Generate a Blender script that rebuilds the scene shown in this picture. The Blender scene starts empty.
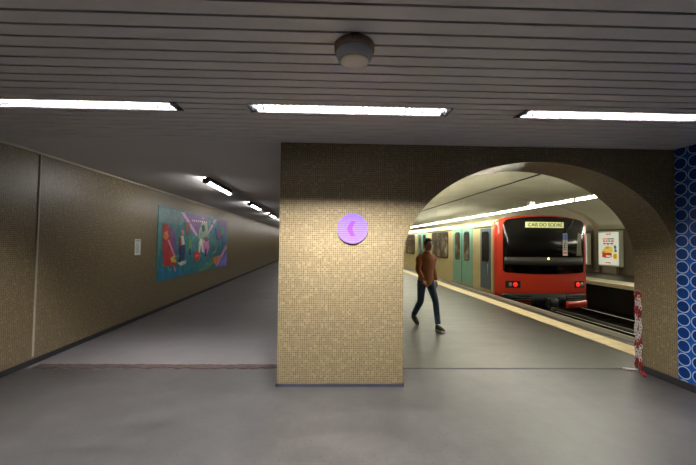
TUBE_HALL = 2050.0
TUBE_CORR = 42.0
TUBE_PLAT = 205.0
EXPOSURE = 0.0
import bpy, bmesh, math, random
from mathutils import Vector, Matrix, Quaternion
random.seed(7)
C = bpy.context.scene.collection
SC = bpy.context.scene

# ------------------------------------------------------------------ helpers
class MB:
    """collects shapes (world coordinates) and links them as one mesh object"""
    def __init__(s):
        s.v = []; s.f = []; s.m = []; s.uv = []; s.sm = []
    def face(s, idx, mi=0, uv=None, smooth=False):
        s.f.append(tuple(idx)); s.m.append(mi); s.uv.append(uv); s.sm.append(smooth)
    def add(s, pts):
        b = len(s.v); s.v += [tuple(q) for q in pts]; return b
    def hexa(s, p, mi=0):
        """8 points: bottom ring 0-3 counter-clockwise from above, top ring 4-7"""
        b = s.add(p)
        for q in ((3,2,1,0),(4,5,6,7),(0,1,5,4),(1,2,6,5),(2,3,7,6),(3,0,4,7)):
            s.face([b+i for i in q], mi)
    def box(s, x0, x1, y0, y1, z0, z1, mi=0, f=None):
        p = [(x0,y0,z0),(x1,y0,z0),(x1,y1,z0),(x0,y1,z0),(x0,y0,z1),(x1,y0,z1),(x1,y1,z1),(x0,y1,z1)]
        if f: p = [f(*q) for q in p]
        s.hexa(p, mi)
    def bbox(s, x0, x1, y0, y1, z0, z1, r, mi=0, f=None):
        """box with chamfered edges"""
        bm = bmesh.new()
        vs = [bm.verts.new(q) for q in [(x0,y0,z0),(x1,y0,z0),(x1,y1,z0),(x0,y1,z0),(x0,y0,z1),(x1,y0,z1),(x1,y1,z1),(x0,y1,z1)]]
        for q in ((3,2,1,0),(4,5,6,7),(0,1,5,4),(1,2,6,5),(2,3,7,6),(3,0,4,7)):
            bm.faces.new([vs[i] for i in q])
        bmesh.ops.bevel(bm, geom=list(bm.edges), offset=r, segments=2, affect='EDGES', profile=.5)
        s.bm(bm, mi, f)
    def bm(s, bm, mi=0, f=None, smooth=False):
        bm.verts.index_update()
        b = s.add([f(v.co.x, v.co.y, v.co.z) if f else v.co.copy() for v in bm.verts])
        for fc in bm.faces: s.face([b+v.index for v in fc.verts], mi, smooth=smooth)
        bm.free()
    def tube(s, path, r, n=8, mi=0, smooth=True, closed=False, cap=True):
        path = [Vector(q) for q in path]; N = len(path)
        rr = r if isinstance(r, (list, tuple)) else [r]*N
        t0 = (path[1]-path[0]).normalized()
        ref = Vector((0,0,1)) if abs(t0.z) < .9 else Vector((1,0,0))
        u = t0.cross(ref).normalized(); rings = []; tp = t0
        for i in range(N):
            if closed: t = (path[(i+1)%N]-path[i-1]).normalized()
            elif i == 0: t = t0
            elif i == N-1: t = (path[-1]-path[-2]).normalized()
            else: t = (path[i+1]-path[i-1]).normalized()
            u = (tp.rotation_difference(t) @ u); u = (u-t*u.dot(t)).normalized(); tp = t
            w = t.cross(u)
            rings.append(s.add([path[i]+rr[i]*(math.cos(2*math.pi*k/n)*u+math.sin(2*math.pi*k/n)*w) for k in range(n)]))
        for i in range(N if closed else N-1):
            a, b = rings[i], rings[(i+1)%N]
            for k in range(n):
                s.face((a+k, a+(k+1)%n, b+(k+1)%n, b+k), mi, smooth=smooth)
        if cap and not closed:
            s.face([rings[0]+k for k in range(n)][::-1], mi); s.face([rings[-1]+k for k in range(n)], mi)
    def lathe(s, prof, org, axis='z', n=24, mi=0, smooth=True, f=None):
        """prof: (radius, height) pairs, spun around the axis through org"""
        rings = []
        for r, hh in prof:
            pts = []
            for k in range(n):
                a = 2*math.pi*k/n; c, d = r*math.cos(a), r*math.sin(a)
                q = {'z': (c,d,hh), 'y': (c,hh,-d), 'x': (hh,c,d)}[axis]
                q = (q[0]+org[0], q[1]+org[1], q[2]+org[2])
                pts.append(f(*q) if f else q)
            rings.append(s.add(pts))
        for a, b in zip(rings, rings[1:]):
            for k in range(n): s.face((a+k, a+(k+1)%n, b+(k+1)%n, b+k), mi, smooth=smooth)
        s.face([rings[0]+k for k in range(n)][::-1], mi); s.face([rings[-1]+k for k in range(n)], mi)
    def prism(s, pts, lo, hi, axis='y', mi=0, f=None):
        """polygon pts in the plane across the axis, from lo to hi along it"""
        n = len(pts)
        mk = {'y': lambda a,b,t: (a,t,b), 'x': lambda a,b,t: (t,a,b), 'z': lambda a,b,t: (a,b,t)}[axis]
        q0 = [mk(a,b,lo) for a,b in pts]; q1 = [mk(a,b,hi) for a,b in pts]
        if f: q0 = [f(*q) for q in q0]; q1 = [f(*q) for q in q1]
        a = s.add(q0); b = s.add(q1)
        s.face([a+i for i in range(n)], mi); s.face([b+i for i in range(n)][::-1], mi)
        for i in range(n): s.face((a+i, b+i, b+(i+1)%n, a+(i+1)%n), mi)
    def build(s, name, mats, parent=None, loc=None, recalc=True):
        if not isinstance(mats, (list, tuple)): mats = [mats]
        me = bpy.data.meshes.new(name)
        o = bpy.data.objects.new(name, me); C.objects.link(o)
        if parent is not None:
            off = Vector(parent['_w']); o.parent = parent; o.location = (0,0,0); o['_w'] = parent['_w']
        else:
            off = Vector(loc) if loc else Vector((0,0,0)); o.location = off; o['_w'] = tuple(off)
        me.from_pydata([tuple(Vector(q)-off) for q in s.v], [], s.f)
        for m in mats: me.materials.append(m)
        for p, mi, sm in zip(me.polygons, s.m, s.sm):
            p.material_index = mi; p.use_smooth = sm
        if any(u is not None for u in s.uv):
            lay = me.uv_layers.new(name='uv')
            for p, u in zip(me.polygons, s.uv):
                if u is None: continue
                for li, q in zip(p.loop_indices, u): lay.data[li].uv = q
        if recalc:
            b = bmesh.new(); b.from_mesh(me)
            bmesh.ops.recalc_face_normals(b, faces=list(b.faces)); b.to_mesh(me); b.free()
        return o

def tag(o, label=None, cat=None, group=None, kind=None):
    if label: o['label'] = label
    if cat: o['category'] = cat
    if group: o['group'] = group
    if kind: o['kind'] = kind
    return o
def thing(name, loc, label, cat, group=None):
    o = bpy.data.objects.new(name, None); C.objects.link(o)
    o.empty_display_size = .1; o.location = loc; o['_w'] = tuple(loc)
    return tag(o, label, cat, group)
def struct(o): o['kind'] = 'structure'; return o
def dup(root, loc, label=None, group=None):
    r = root.copy(); C.objects.link(r); r.location = loc
    if label: r['label'] = label
    if group: r['group'] = group
    for ch in list(root.children):
        c = ch.copy(); C.objects.link(c); c.parent = r
        for g in list(ch.children):
            d = g.copy(); C.objects.link(d); d.parent = c
    return r

# ------------------------------------------------------------------ materials
def srgb(r, g, b):
    f = lambda c: (c/255/12.92 if c/255 <= .04045 else ((c/255+.055)/1.055)**2.4)
    return (f(r), f(g), f(b), 1)
def mat(name, col, rough=.5, metal=0, emit=None, es=0, noise=0, nscale=8, bump=0, bscale=60, spec=.5, trans=0, coat=0):
    m = bpy.data.materials.new(name); m.use_nodes = True
    nt = m.node_tree; b = nt.nodes['Principled BSDF']; N = nt.nodes.new; L = nt.links.new
    b.inputs['Base Color'].default_value = col
    b.inputs['Roughness'].default_value = rough; b.inputs['Metallic'].default_value = metal
    b.inputs['Specular IOR Level'].default_value = spec
    b.inputs['Coat Weight'].default_value = coat
    if trans: b.inputs['Transmission Weight'].default_value = trans
    if emit:
        b.inputs['Emission Color'].default_value = emit; b.inputs['Emission Strength'].default_value = es
    if noise:
        tc = N('ShaderNodeTexCoord'); n = N('ShaderNodeTexNoise'); n.inputs['Scale'].default_value = nscale; n.inputs['Detail'].default_value = 6
        r = N('ShaderNodeValToRGB')
        r.color_ramp.elements[0].position = .3; r.color_ramp.elements[1].position = .7
        r.color_ramp.elements[0].color = tuple(c*(1-noise) for c in col[:3])+(1,)
        r.color_ramp.elements[1].color = tuple(min(1, c*(1+noise)) for c in col[:3])+(1,)
        L(tc.outputs['Object'], n.inputs['Vector']); L(n.outputs['Fac'], r.inputs['Fac']); L(r.outputs['Color'], b.inputs['Base Color'])
    if bump:
        tc = N('ShaderNodeTexCoord'); n = N('ShaderNodeTexNoise'); n.inputs['Scale'].default_value = bscale; n.inputs['Detail'].default_value = 4
        bp = N('ShaderNodeBump'); bp.inputs['Strength'].default_value = bump; bp.inputs['Distance'].default_value = .01
        L(tc.outputs['Object'], n.inputs['Vector']); L(n.outputs['Fac'], bp.inputs['Height']); L(bp.outputs['Normal'], b.inputs['Normal'])
    return m
class G:
    """tiny node graph builder"""
    def __init__(s, name):
        s.m = bpy.data.materials.new(name); s.m.use_nodes = True; s.nt = s.m.node_tree
        s.b = s.nt.nodes['Principled BSDF']
    def n(s, t, **kw):
        o = s.nt.nodes.new('ShaderNode'+t)
        for k, v in kw.items(): setattr(o, k, v)
        return o
    def l(s, a, b): s.nt.links.new(a, b)
    def put(s, sock, v):
        if hasattr(v, 'is_linked'): s.l(v, sock)
        else: sock.default_value = v
    def math(s, op, a, b=0.0, c=0.0):
        o = s.n('Math', operation=op)
        for i, v in enumerate((a, b, c)): s.put(o.inputs[i], v)
        return o.outputs[0]
    def vm(s, op, a, b=(0,0,0)):
        o = s.n('VectorMath', operation=op); s.put(o.inputs[0], a)
        if op == 'SCALE': s.put(o.inputs['Scale'], b)
        else: s.put(o.inputs[1], b)
        return o.outputs[1] if op in ('LENGTH', 'DISTANCE') else o.outputs[0]
    def mix(s, f, a, b, blend='MIX'):
        o = s.n('Mix', data_type='RGBA', blend_type=blend)
        s.put(o.inputs[0], f); s.put(o.inputs[6], a); s.put(o.inputs[7], b)
        return o.outputs[2]
    def ramp(s, f, stops):
        o = s.n('ValToRGB'); e = o.color_ramp.elements
        while len(e) < len(stops): e.new(.5)
        for q, (p, c) in zip(e, stops): q.position = p; q.color = c
        s.l(f, o.inputs[0]); return o.outputs[0]
    def noise(s, vec, scale, detail=4, rough=.55):
        o = s.n('TexNoise'); o.inputs['Scale'].default_value = scale; o.inputs['Detail'].default_value = detail; o.inputs['Roughness'].default_value = rough
        s.l(vec, o.inputs['Vector']); return o.outputs['Fac']

def mosaic_mat():
    g = G('mosaic'); uv = g.n('UVMap').outputs[0]
    sc = g.vm('SCALE', uv, 1/.0245)
    cell = g.vm('FLOOR', sc); fr = g.vm('FRACTION', sc)
    wn = g.n('TexWhiteNoise', noise_dimensions='3D'); g.l(cell, wn.inputs['Vector'])
    col = g.ramp(wn.outputs['Value'], [(0, srgb(94,79,49)), (.3, srgb(102,87,55)), (.6, srgb(109,94,61)), (.86, srgb(115,100,67)), (1, srgb(136,121,86))])
    big = g.noise(uv, .9, 5)
    col = g.mix(g.math('MULTIPLY', g.math('SUBTRACT', big, .3), .55), col, srgb(90,72,52))
    sx = g.n('SeparateXYZ'); g.l(fr, sx.inputs[0])
    e = g.math('MAXIMUM', g.math('ABSOLUTE', g.math('SUBTRACT', sx.outputs[0], .5)), g.math('ABSOLUTE', g.math('SUBTRACT', sx.outputs[1], .5)))
    gm = g.math('GREATER_THAN', e, .43)
    col = g.mix(gm, col, srgb(152,142,118))
    g.l(col, g.b.inputs['Base Color'])
    g.l(g.math('ADD', g.math('MULTIPLY', gm, .35), .36), g.b.inputs['Roughness'])
    bp = g.n('Bump'); bp.inputs['Strength'].default_value = .15; bp.inputs['Distance'].default_value = .002
    tilt = g.math('MULTIPLY', g.math('SUBTRACT', 1, gm), g.math('ADD', .6, g.math('MULTIPLY', wn.outputs['Value'], .4)))
    g.l(tilt, bp.inputs['Height']); g.l(bp.outputs[0], g.b.inputs['Normal'])
    return g.m
def ring_mat():
    g = G('ring_tiles'); uv = g.n('UVMap').outputs[0]; P = .153
    sc = g.vm('SCALE', uv, 1/P); fr = g.vm('FRACTION', sc); cell = g.vm('FLOOR', sc)
    d = g.vm('LENGTH', g.vm('SUBTRACT', fr, (.5,.5,0)))
    sx = g.n('SeparateXYZ'); g.l(fr, sx.inputs[0])
    wob = g.noise(uv, 22, 3)
    d2 = g.math('ADD', d, g.math('MULTIPLY', g.math('SUBTRACT', wob, .5), .03))
    ring = g.math('MULTIPLY', g.math('GREATER_THAN', d2, .405), g.math('LESS_THAN', d2, .475))
    inn = g.math('LESS_THAN', d2, .41)
    wn = g.n('TexWhiteNoise', noise_dimensions='3D'); g.l(cell, wn.inputs['Vector'])
    wash = g.noise(uv, 9, 4)
    deep = g.mix(g.math('ADD', g.math('MULTIPLY', wash, .6), g.math('MULTIPLY', wn.outputs['Value'], .3)), srgb(6,34,92), srgb(20,74,150))
    col = g.mix(inn, g.mix(wash, srgb(14,72,156), srgb(32,100,188)), deep)
    col = g.mix(ring, col, srgb(166,190,212))
    seam = g.math('GREATER_THAN', g.math('MAXIMUM', g.math('ABSOLUTE', g.math('SUBTRACT', sx.outputs[0], .5)), g.math('ABSOLUTE', g.math('SUBTRACT', sx.outputs[1], .5))), .492)
    col = g.mix(seam, col, srgb(30,50,90))
    g.l(col, g.b.inputs['Base Color']); g.b.inputs['Roughness'].default_value = .22
    return g.m
def floor_mat(name, lo, mid, hi, rough=.38, sc=1.0):
    g = G(name); tc = g.n('TexCoord').outputs['Object']
    a = g.noise(tc, .55*sc, 8, .62); b = g.noise(tc, 5*sc, 6, .65)
    st = g.n('Mapping'); st.inputs['Scale'].default_value = (.8, 3.2, 1); st.inputs['Rotation'].default_value = (0,0,.5); g.l(tc, st.inputs['Vector'])
    c = g.noise(st.outputs[0], 1.6*sc, 6, .7)
    f = g.math('ADD', g.math('MULTIPLY', a, .5), g.math('ADD', g.math('MULTIPLY', b, .22), g.math('MULTIPLY', c, .28)))
    col = g.ramp(f, [(.32, lo), (.5, mid), (.68, hi)])
    sp = g.noise(tc, 38, 2, .5)
    col = g.mix(g.math('MULTIPLY', g.math('GREATER_THAN', sp, .66), .55), col, tuple(x*.45 for x in lo[:3])+(1,))
    g.l(col, g.b.inputs['Base Color'])
    g.l(g.math('ADD', rough-.1, g.math('MULTIPLY', c, .25)), g.b.inputs['Roughness'])
    bp = g.n('Bump'); bp.inputs['Strength'].default_value = .12; bp.inputs['Distance'].default_value = .004
    g.l(g.noise(tc, 26, 6), bp.inputs['Height']); g.l(bp.outputs[0], g.b.inputs['Normal'])
    return g.m
def tactile_mat():
    g = G('tactile_tiles'); tc = g.n('TexCoord').outputs['Object']
    sx = g.n('SeparateXYZ'); g.l(tc, sx.inputs[0])
    fy = g.math('FRACT', g.math('DIVIDE', sx.outputs[1], .30)); fx = g.math('FRACT', g.math('DIVIDE', sx.outputs[0], .19))
    sm = g.math('MAXIMUM', g.math('GREATER_THAN', g.math('ABSOLUTE', g.math('SUBTRACT', fy, .5)), .465), g.math('GREATER_THAN', g.math('ABSOLUTE', g.math('SUBTRACT', fx, .5)), .47))
    n = g.noise(tc, 1.4, 5)
    col = g.mix(n, srgb(204,180,130), srgb(212,196,160))
    col = g.mix(g.math('MULTIPLY', sm, .55), col, srgb(150,120,80))
    g.l(col, g.b.inputs['Base Color']); g.b.inputs['Roughness'].default_value = .6
    return g.m
def stripe_mat(name, a, b, pitch, duty, axis=2, rough=.4, metal=0):
    g = G(name); tc = g.n('TexCoord').outputs['Object']; sx = g.n('SeparateXYZ'); g.l(tc, sx.inputs[0])
    f = g.math('LESS_THAN', g.math('FRACT', g.math('DIVIDE', sx.outputs[axis], pitch)), duty)
    g.l(g.mix(f, a, b), g.b.inputs['Base Color']); g.b.inputs['Roughness'].default_value = rough; g.b.inputs['Metallic'].default_value = metal
    return g.m
def ribbed_mat():
    """horizontally ribbed beige train side, ribs only below the windows"""
    g = G('ribbed_side'); tc = g.n('TexCoord').outputs['Object']; sx = g.n('SeparateXYZ'); g.l(tc, sx.inputs[0])
    w = g.math('SINE', g.math('MULTIPLY', sx.outputs[2], 2*math.pi/.07))
    low = g.math('LESS_THAN', sx.outputs[2], .93)
    hgt = g.math('MULTIPLY', w, low)
    bp = g.n('Bump'); bp.inputs['Strength'].default_value = .9; bp.inputs['Distance'].default_value = .012
    g.l(hgt, bp.inputs['Height']); g.l(bp.outputs[0], g.b.inputs['Normal'])
    n = g.noise(tc, 2.5, 4)
    g.l(g.mix(n, srgb(176,158,112), srgb(206,192,146)), g.b.inputs['Base Color'])
    g.b.inputs['Roughness'].default_value = .38; g.b.inputs['Metallic'].default_value = .25
    return g.m

M = {}
M['mosaic'] = mosaic_mat(); M['rings'] = ring_mat()
M['floor'] = floor_mat('hall_floor', srgb(34,33,32), srgb(57,55,54), srgb(79,76,74), .38)
M['floor_c'] = floor_mat('corridor_floor', srgb(74,71,72), srgb(90,87,88), srgb(105,102,103), .45, .8)
M['floor_p'] = floor_mat('platform_floor', srgb(42,40,36), srgb(60,58,51), srgb(78,76,66), .38, .9)
M['slat'] = mat('slat_metal', srgb(208,205,206), .42, .1)
M['void'] = mat('ceiling_void', srgb(20,19,20), .9)
M['plaster'] = mat('corridor_ceiling', srgb(204,200,200), .7, noise=.04, nscale=.7)
M['vault'] = mat('vault_concrete', srgb(186,183,166), .8, noise=.12, nscale=.5, bump=.3, bscale=9)
M['rib'] = mat('rib_concrete', srgb(188,172,154), .8, noise=.1, nscale=1)
M['farwall'] = mat('far_wall', srgb(112,100,86), .6, noise=.2, nscale=.7)
M['base'] = mat('baseboard_dark', srgb(44,42,46), .6, noise=.2, nscale=4)
M['basegrey'] = mat('baseboard_grey', srgb(54,55,64), .6, noise=.2, nscale=5)
M['joint'] = mat('joint_strip', srgb(176,168,150), .5)
M['wood'] = mat('threshold_rust', srgb(58,44,40), .75, noise=.5, nscale=9, bump=.5, bscale=20)
M['tactile'] = tactile_mat()
M['coping'] = mat('coping_concrete', srgb(88,80,68), .6, noise=.15, nscale=3)
M['copinglight'] = mat('coping_nosing', srgb(136,124,106), .6, noise=.1, nscale=3)
M['pit'] = mat('track_bed', srgb(14,12,11), 1, noise=.5, nscale=2.5, bump=1, bscale=14, spec=.02)
M['pitwall'] = mat('pit_wall', srgb(24,19,17), .85, noise=.4, nscale=1.5)
M['rail'] = mat('rail_steel', srgb(226,222,212), .4, .3)
M['railweb'] = mat('rail_rusty_web', srgb(30,24,20), .9, spec=.1)
M['sleeper'] = mat('sleeper', srgb(22,20,19), 1, spec=.02, noise=.3, nscale=6)
M['farplat'] = mat('far_platform', srgb(238,228,206), .55, noise=.1, nscale=1)
M['white'] = mat('white_enamel', srgb(236,236,238), .35)
M['reflector'] = mat('reflector_metal', srgb(36,36,38), .6, spec=.1)
M['black'] = mat('black_metal', srgb(22,21,22), .5)
M['darkgrey'] = mat('dark_grey_metal', srgb(58,57,60), .5)
M['steel'] = mat('steel', srgb(150,150,154), .35, .7)
def glow(n, c, s): return mat(n, c, .5, emit=c, es=s)
M['tube_hall'] = glow('tube_hall', (1,.965,.95,1), TUBE_HALL)
M['tube_corr'] = glow('tube_corridor', (1,.97,.93,1), TUBE_CORR)
M['tube_plat'] = glow('tube_platform', (.99,.97,.78,1), TUBE_PLAT)
# ------------------------------------------------------------------ camera
EYE = Vector((0, 0, 1.65)); FPX = 325.0
yaw, pitch, roll = .0796, .0307, .01116
F = Vector((math.sin(yaw)*math.cos(pitch), math.cos(yaw)*math.cos(pitch), math.sin(pitch)))
r0 = Vector((math.cos(yaw), -math.sin(yaw), 0)); u0 = r0.cross(F)
R_ = r0*math.cos(roll)+u0*math.sin(roll); U_ = u0*math.cos(roll)-r0*math.sin(roll)
cam = bpy.data.cameras.new('camera'); co = bpy.data.objects.new('camera', cam); C.objects.link(co)
cam.sensor_fit = 'HORIZONTAL'; cam.sensor_width = 36; cam.lens = 36*FPX/696; cam.clip_start = .05; cam.clip_end = 200
co.matrix_world = Matrix(((R_.x, U_.x, -F.x, EYE.x), (R_.y, U_.y, -F.y, EYE.y), (R_.z, U_.z, -F.z, EYE.z), (0,0,0,1)))
SC.camera = co

# ------------------------------------------------------------------ setting
H = 2.81; XL = -3.79; XR = 4.22; A = -.0535; YW = 3.79; TH = .53
PX0, PX1 = -.493, .951                       # the broad mosaic pillar between corridor and platform
sk = lambda x, y, z: (x, y+A*x, z)           # the cross wall and the slats stand three degrees off square
YB = -5.0
b = MB(); b.hexa([(XL-.3,YB,-.2),(XR+.25,YB,-.2),sk(XR+.25,YW+TH,-.2),sk(XL-.3,YW+TH,-.2),(XL-.3,YB,0),(XR+.25,YB,0),sk(XR+.25,YW+TH,0),sk(XL-.3,YW+TH,0)])
struct(b.build('floor', M['floor']))
b = MB(); b.hexa([sk(XL-.3,YW+TH,-.2),sk(PX0+.1,YW+TH,-.2),(PX0+.1,46,-.2),(XL-.3,46,-.2),sk(XL-.3,YW+TH,0),sk(PX0+.1,YW+TH,0),(PX0+.1,46,0),(XL-.3,46,0)])
struct(b.build('floor_corridor', M['floor_c']))
EDGE = 5.57
b = MB(); b.hexa([sk(PX1-.1,YW+TH,-1.4),sk(EDGE-.1,YW+TH,-1.4),(EDGE-.1,46,-1.4),(PX1-.1,46,-1.4),sk(PX1-.1,YW+TH,0),sk(EDGE-.1,YW+TH,0),(EDGE-.1,46,0),(PX1-.1,46,0)])
struct(b.build('floor_platform', M['floor_p']))
b = MB(); b.box(EDGE-.28, EDGE, 3.95, 46, -.14, .006)
struct(b.build('trim_coping', M['coping']))
b = MB(); b.box(EDGE-.035, EDGE+.02, 3.95, 46, -.05, .012)
struct(b.build('trim_nosing', M['copinglight']))
b = MB(); b.box(4.70, 5.10, 4.0, 46, -.02, .006)
struct(b.build('trim_tactile_strip', M['tactile']))

def wall_strip(b, p0, p1, z0, z1, mi=0, u0=0.0):
    """one vertical face between two plan points with metric uv"""
    p0 = Vector(p0); p1 = Vector(p1); L = (p1-p0).length
    i = b.add([(p0.x,p0.y,z0),(p1.x,p1.y,z0),(p1.x,p1.y,z1),(p0.x,p0.y,z1)])
    b.face((i,i+1,i+2,i+3), mi, [(u0,z0),(u0+L,z0),(u0+L,z1),(u0,z1)])
def ring_wall(b, pts, z0, z1, mi=0):
    n = len(pts); u = 0
    for i in range(n):
        wall_strip(b, pts[i], pts[(i+1)%n], z0, z1, mi, u); u += (Vector(pts[(i+1)%n])-Vector(pts[i])).length
    for z in (z0, z1):
        i = b.add([(x,y,z) for x,y in pts]); b.face([i+k for k in range(n)] if z == z1 else [i+k for k in range(n)][::-1], mi, [(x,y) for x,y in pts])
b = MB(); ring_wall(b, [(XL,YB),(XL,46),(XL-.3,46),(XL-.3,YB)], -.2, H+.35)
struct(b.build('wall_left', M['mosaic']))
b = MB(); ring_wall(b, [(XL-.3,YB-.3),(XR+.3,YB-.3),(XR+.3,YB),(XL-.3,YB)], -.2, H+.35)
struct(b.build('wall_back', M['mosaic']))
# right hall wall, ringed tiles up to the arch
YR = sk(XR, YW, 0)[1]
b = MB(); i = b.add([(XR,YB,-.2),(XR,YR,-.2),(XR,YR,H+.35),(XR,YB,H+.35)])
b.face((i,i+1,i+2,i+3), 0, [(YB-YR-.014+.153*40,-.2+.05),(-.014+.153*40,-.2+.05),(-.014+.153*40,H+.4),(YB-YR-.014+.153*40,H+.4)])
b.box(XR+.001, XR+.3, YB, YR, -.2, H+.35)
struct(b.build('wall_right', M['rings'], recalc=False))
# wall dividing corridor and platform behind the pillar
b = MB(); ring_wall(b, [(PX0,YW+TH-.2),(PX1,YW+TH-.2),(PX1,46),(PX0,46)], -.2, 4.75)
struct(b.build('wall_divider', M['mosaic']))

# cross wall with the arch
xc = (PX1+XR)/2; ra = (XR-PX1)/2; zs, rb = 1.45, 1.185
NA = 48
arc = [(xc-ra*math.cos(math.pi*k/NA), zs+rb*math.sin(math.pi*k/NA)) for k in range(NA+1)]
ZT = 4.78; XE = XR+.3
b = MB()
for off, flip in ((0, False), (TH, True)):
    def P(x, z): return sk(x, YW+off, z)
    def quad(pts):
        i = b.add([P(*q) for q in pts]); b.face([i,i+1,i+2,i+3][::(-1 if flip else 1)], 0, [tuple(q) for q in pts][::(-1 if flip else 1)])
    quad([(PX0,-.2),(PX1,-.2),(PX1,zs),(PX0,zs)]); quad([(PX0,zs),(PX1,zs),(PX1,ZT),(PX0,ZT)])
    for (xa,za),(xb,zb) in zip(arc, arc[1:]): quad([(xa,za),(xb,zb),(xb,ZT),(xa,ZT)])
    quad([(XR,-.2),(XE,-.2),(XE,zs),(XR,zs)]); quad([(XR,zs),(XE,zs),(XE,ZT),(XR,ZT)])
path = [(PX1,-.2),(PX1,zs)]+arc[1:-1]+[(XR,zs),(XR,-.2)]
u = 0
for (xa,za),(xb,zb) in zip(path, path[1:]):
    L = math.hypot(xb-xa, zb-za); i = b.add([sk(xa,YW,za),sk(xb,YW,zb),sk(xb,YW+TH,zb),sk(xa,YW+TH,za)])
    b.face((i,i+1,i+2,i+3), 0, [(u,0),(u+L,0),(u+L,TH),(u,TH)], smooth=False); u += L
for q, uvq in (([(PX0,-.2),(PX0,ZT)], None), ([(XE,ZT),(XE,-.2)], None), ([(PX0,ZT),(XE,ZT)], None)):
    (xa,za),(xb,zb) = q; L = math.hypot(xb-xa, zb-za)
    i = b.add([sk(xa,YW,za),sk(xb,YW,zb),sk(xb,YW+TH,zb),sk(xa,YW+TH,za)]); b.face((i,i+1,i+2,i+3), 0, [(0,0),(L,0),(L,TH),(0,TH)])
struct(b.build('wall_front', M['mosaic'], recalc=False))
for o in [bpy.data.objects['wall_front']]:
    bm_ = bmesh.new(); bm_.from_mesh(o.data); bmesh.ops.remove_doubles(bm_, verts=list(bm_.verts), dist=1e-5)
    bmesh.ops.recalc_face_normals(bm_, faces=list(bm_.faces)); bm_.to_mesh(o.data); bm_.free()

# baseboards, joint, ceiling trim, threshold
b = MB(); b.box(XL-.01, XL+.02, YB, 46, -.02, .07); struct(b.build('baseboard_left', M['base']))
b = MB(); b.box(PX0-.012, PX1+.012, YW-.018, YW+.02, -.02, .034, f=sk); b.box(PX0-.012, PX0+.02, YW-.018, YW+TH, -.02, .034, f=sk); b.box(PX1-.02, PX1+.012, YW-.018, YW+TH-.12, -.02, .034, f=sk)
struct(b.build('baseboard_front', M['basegrey']))
b = MB(); b.box(XR-.018, XR+.01, YB, YR+TH-.1, -.02, .085); struct(b.build('baseboard_right', M['base']))
b = MB(); b.box(XL-.01, XL+.012, 4.645, 4.667, .1, H-.015); struct(b.build('trim_joint', M['joint']))
b = MB(); b.box(XL-.01, XL+.035, 3.98, 46, H-.028, H+.01); struct(b.build('trim_ceiling_edge', M['joint']))
b = MB()
nx = 60; rows = []
for k in range(nx+1):
    x = XL+.12+(PX0-XL-.13)*k/nx
    rows.append((x, YW+.50+.035*random.random(), YW+.66-.03*random.random()))
for k in range(nx):
    (xa,a0,a1),(xb,b0,b1) = rows[k], rows[k+1]
    b.hexa([sk(xa,a0,-.02),sk(xb,b0,-.02),sk(xb,b1,-.02),sk(xa,a1,-.02),sk(xa,a0,.008),sk(xb,b0,.012 if k%7 else .006),sk(xb,b1,.01),sk(xa,a1,.008)])
struct(b.build('trim_threshold', M['wood']))
b = MB(); b.box(PX1+.02, XR-.02, YW+TH-.02, YW+TH+.015, -.02, .004, f=sk); struct(b.build('trim_platform_joint', M['base']))

# ceilings
b = MB(); b.box(XL-.3, PX0+.05, YW, 46, H, H+.1, f=lambda x,y,z: sk(x,y,z) if y < 10 else (x,y,z)); struct(b.build('ceiling_corridor', M['plaster']))
PITCH = .10916; W_ = PITCH-.017; Y0 = 1.6552+.0085
LX = [(-2.985, -1.25), (-.64, 1.105), (1.735, 3.47)]      # three recessed lights in a row
ROWS = [2.735]
LW = .165
b = MB()
k0 = int((YB-Y0)/PITCH)+1; k1 = int((YW-Y0)/PITCH)
def slat(x0, x1, ya, yb):
    # shallow pan with turned-up lips
    z = H
    b.box(x0, x1, ya, yb, z, z+.006, f=sk)
    b.box(x0, x1, ya, ya+.003, z+.006, z+.022, f=sk); b.box(x0, x1, yb-.003, yb, z+.006, z+.022, f=sk)
for k in range(k0, k1+1):
    ya = Y0+k*PITCH; yb = min(ya+W_, YW-.004)
    spans = [(ya, yb, None)]
    hit = [r for r in ROWS if ya < r+LW+.008 and yb > r-.008]
    if not hit: slat(XL+.005, XR-.005, ya, yb); continue
    r = hit[0]; c0, c1 = r-.008, r+LW+.008
    if ya < c0: slat(XL+.005, XR-.005, ya, c0)
    if yb > c1: slat(XL+.005, XR-.005, c1, yb)
    m0, m1 = max(ya, c0), min(yb, c1); x = XL+.005
    for a_, e_ in LX:
        slat(x, a_-.008, m0, m1); x = e_+.008
    slat(x, XR-.005, m0, m1)
b.box(XL-.3, XR+.3, YB-.3, YW, H+.26, H+.32, 1, f=sk)
ceil = struct(b.build('ceiling', [M['slat'], M['void']]))

# platform hall: vault, track pit, far platform, end walls
VX0, VX1 = PX1, 17.0; vc = (VX0+VX1)/2; vr = (VX1-VX0)/2; VZ, VH = 2.6, 2.0
NV = 40
def ell(rx, rz, n=NV): return [(vc-rx*math.cos(math.pi*k/n), VZ+rz*math.sin(math.pi*k/n)) for k in range(n+1)]
def shell(b, inner, outer, y0, y1):
    n = len(inner)
    i0 = b.add([(x,y0,z) for x,z in inner]); i1 = b.add([(x,y1,z) for x,z in inner]); o0 = b.add([(x,y0,z) for x,z in outer]); o1 = b.add([(x,y1,z) for x,z in outer])
    for k in range(n-1):
        b.face((i0+k,i1+k,i1+k+1,i0+k+1), smooth=True); b.face((o0+k,o0+k+1,o1+k+1,o1+k), smooth=True)
        b.face((i0+k,i0+k+1,o0+k+1,o0+k)); b.face((i1+k,o1+k,o1+k+1,i1+k+1))
    for k in (0, n-1): b.face((i0+k,o0+k,o1+k,i1+k))
b = MB(); shell(b, ell(vr, VH), ell(vr+.3, VH+.3), 4.0, 46); struct(b.build('ceiling_platform', M['vault']))
ri = [q for q in ell(vr, VH, 80) if q[0] > 9.2]
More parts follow.
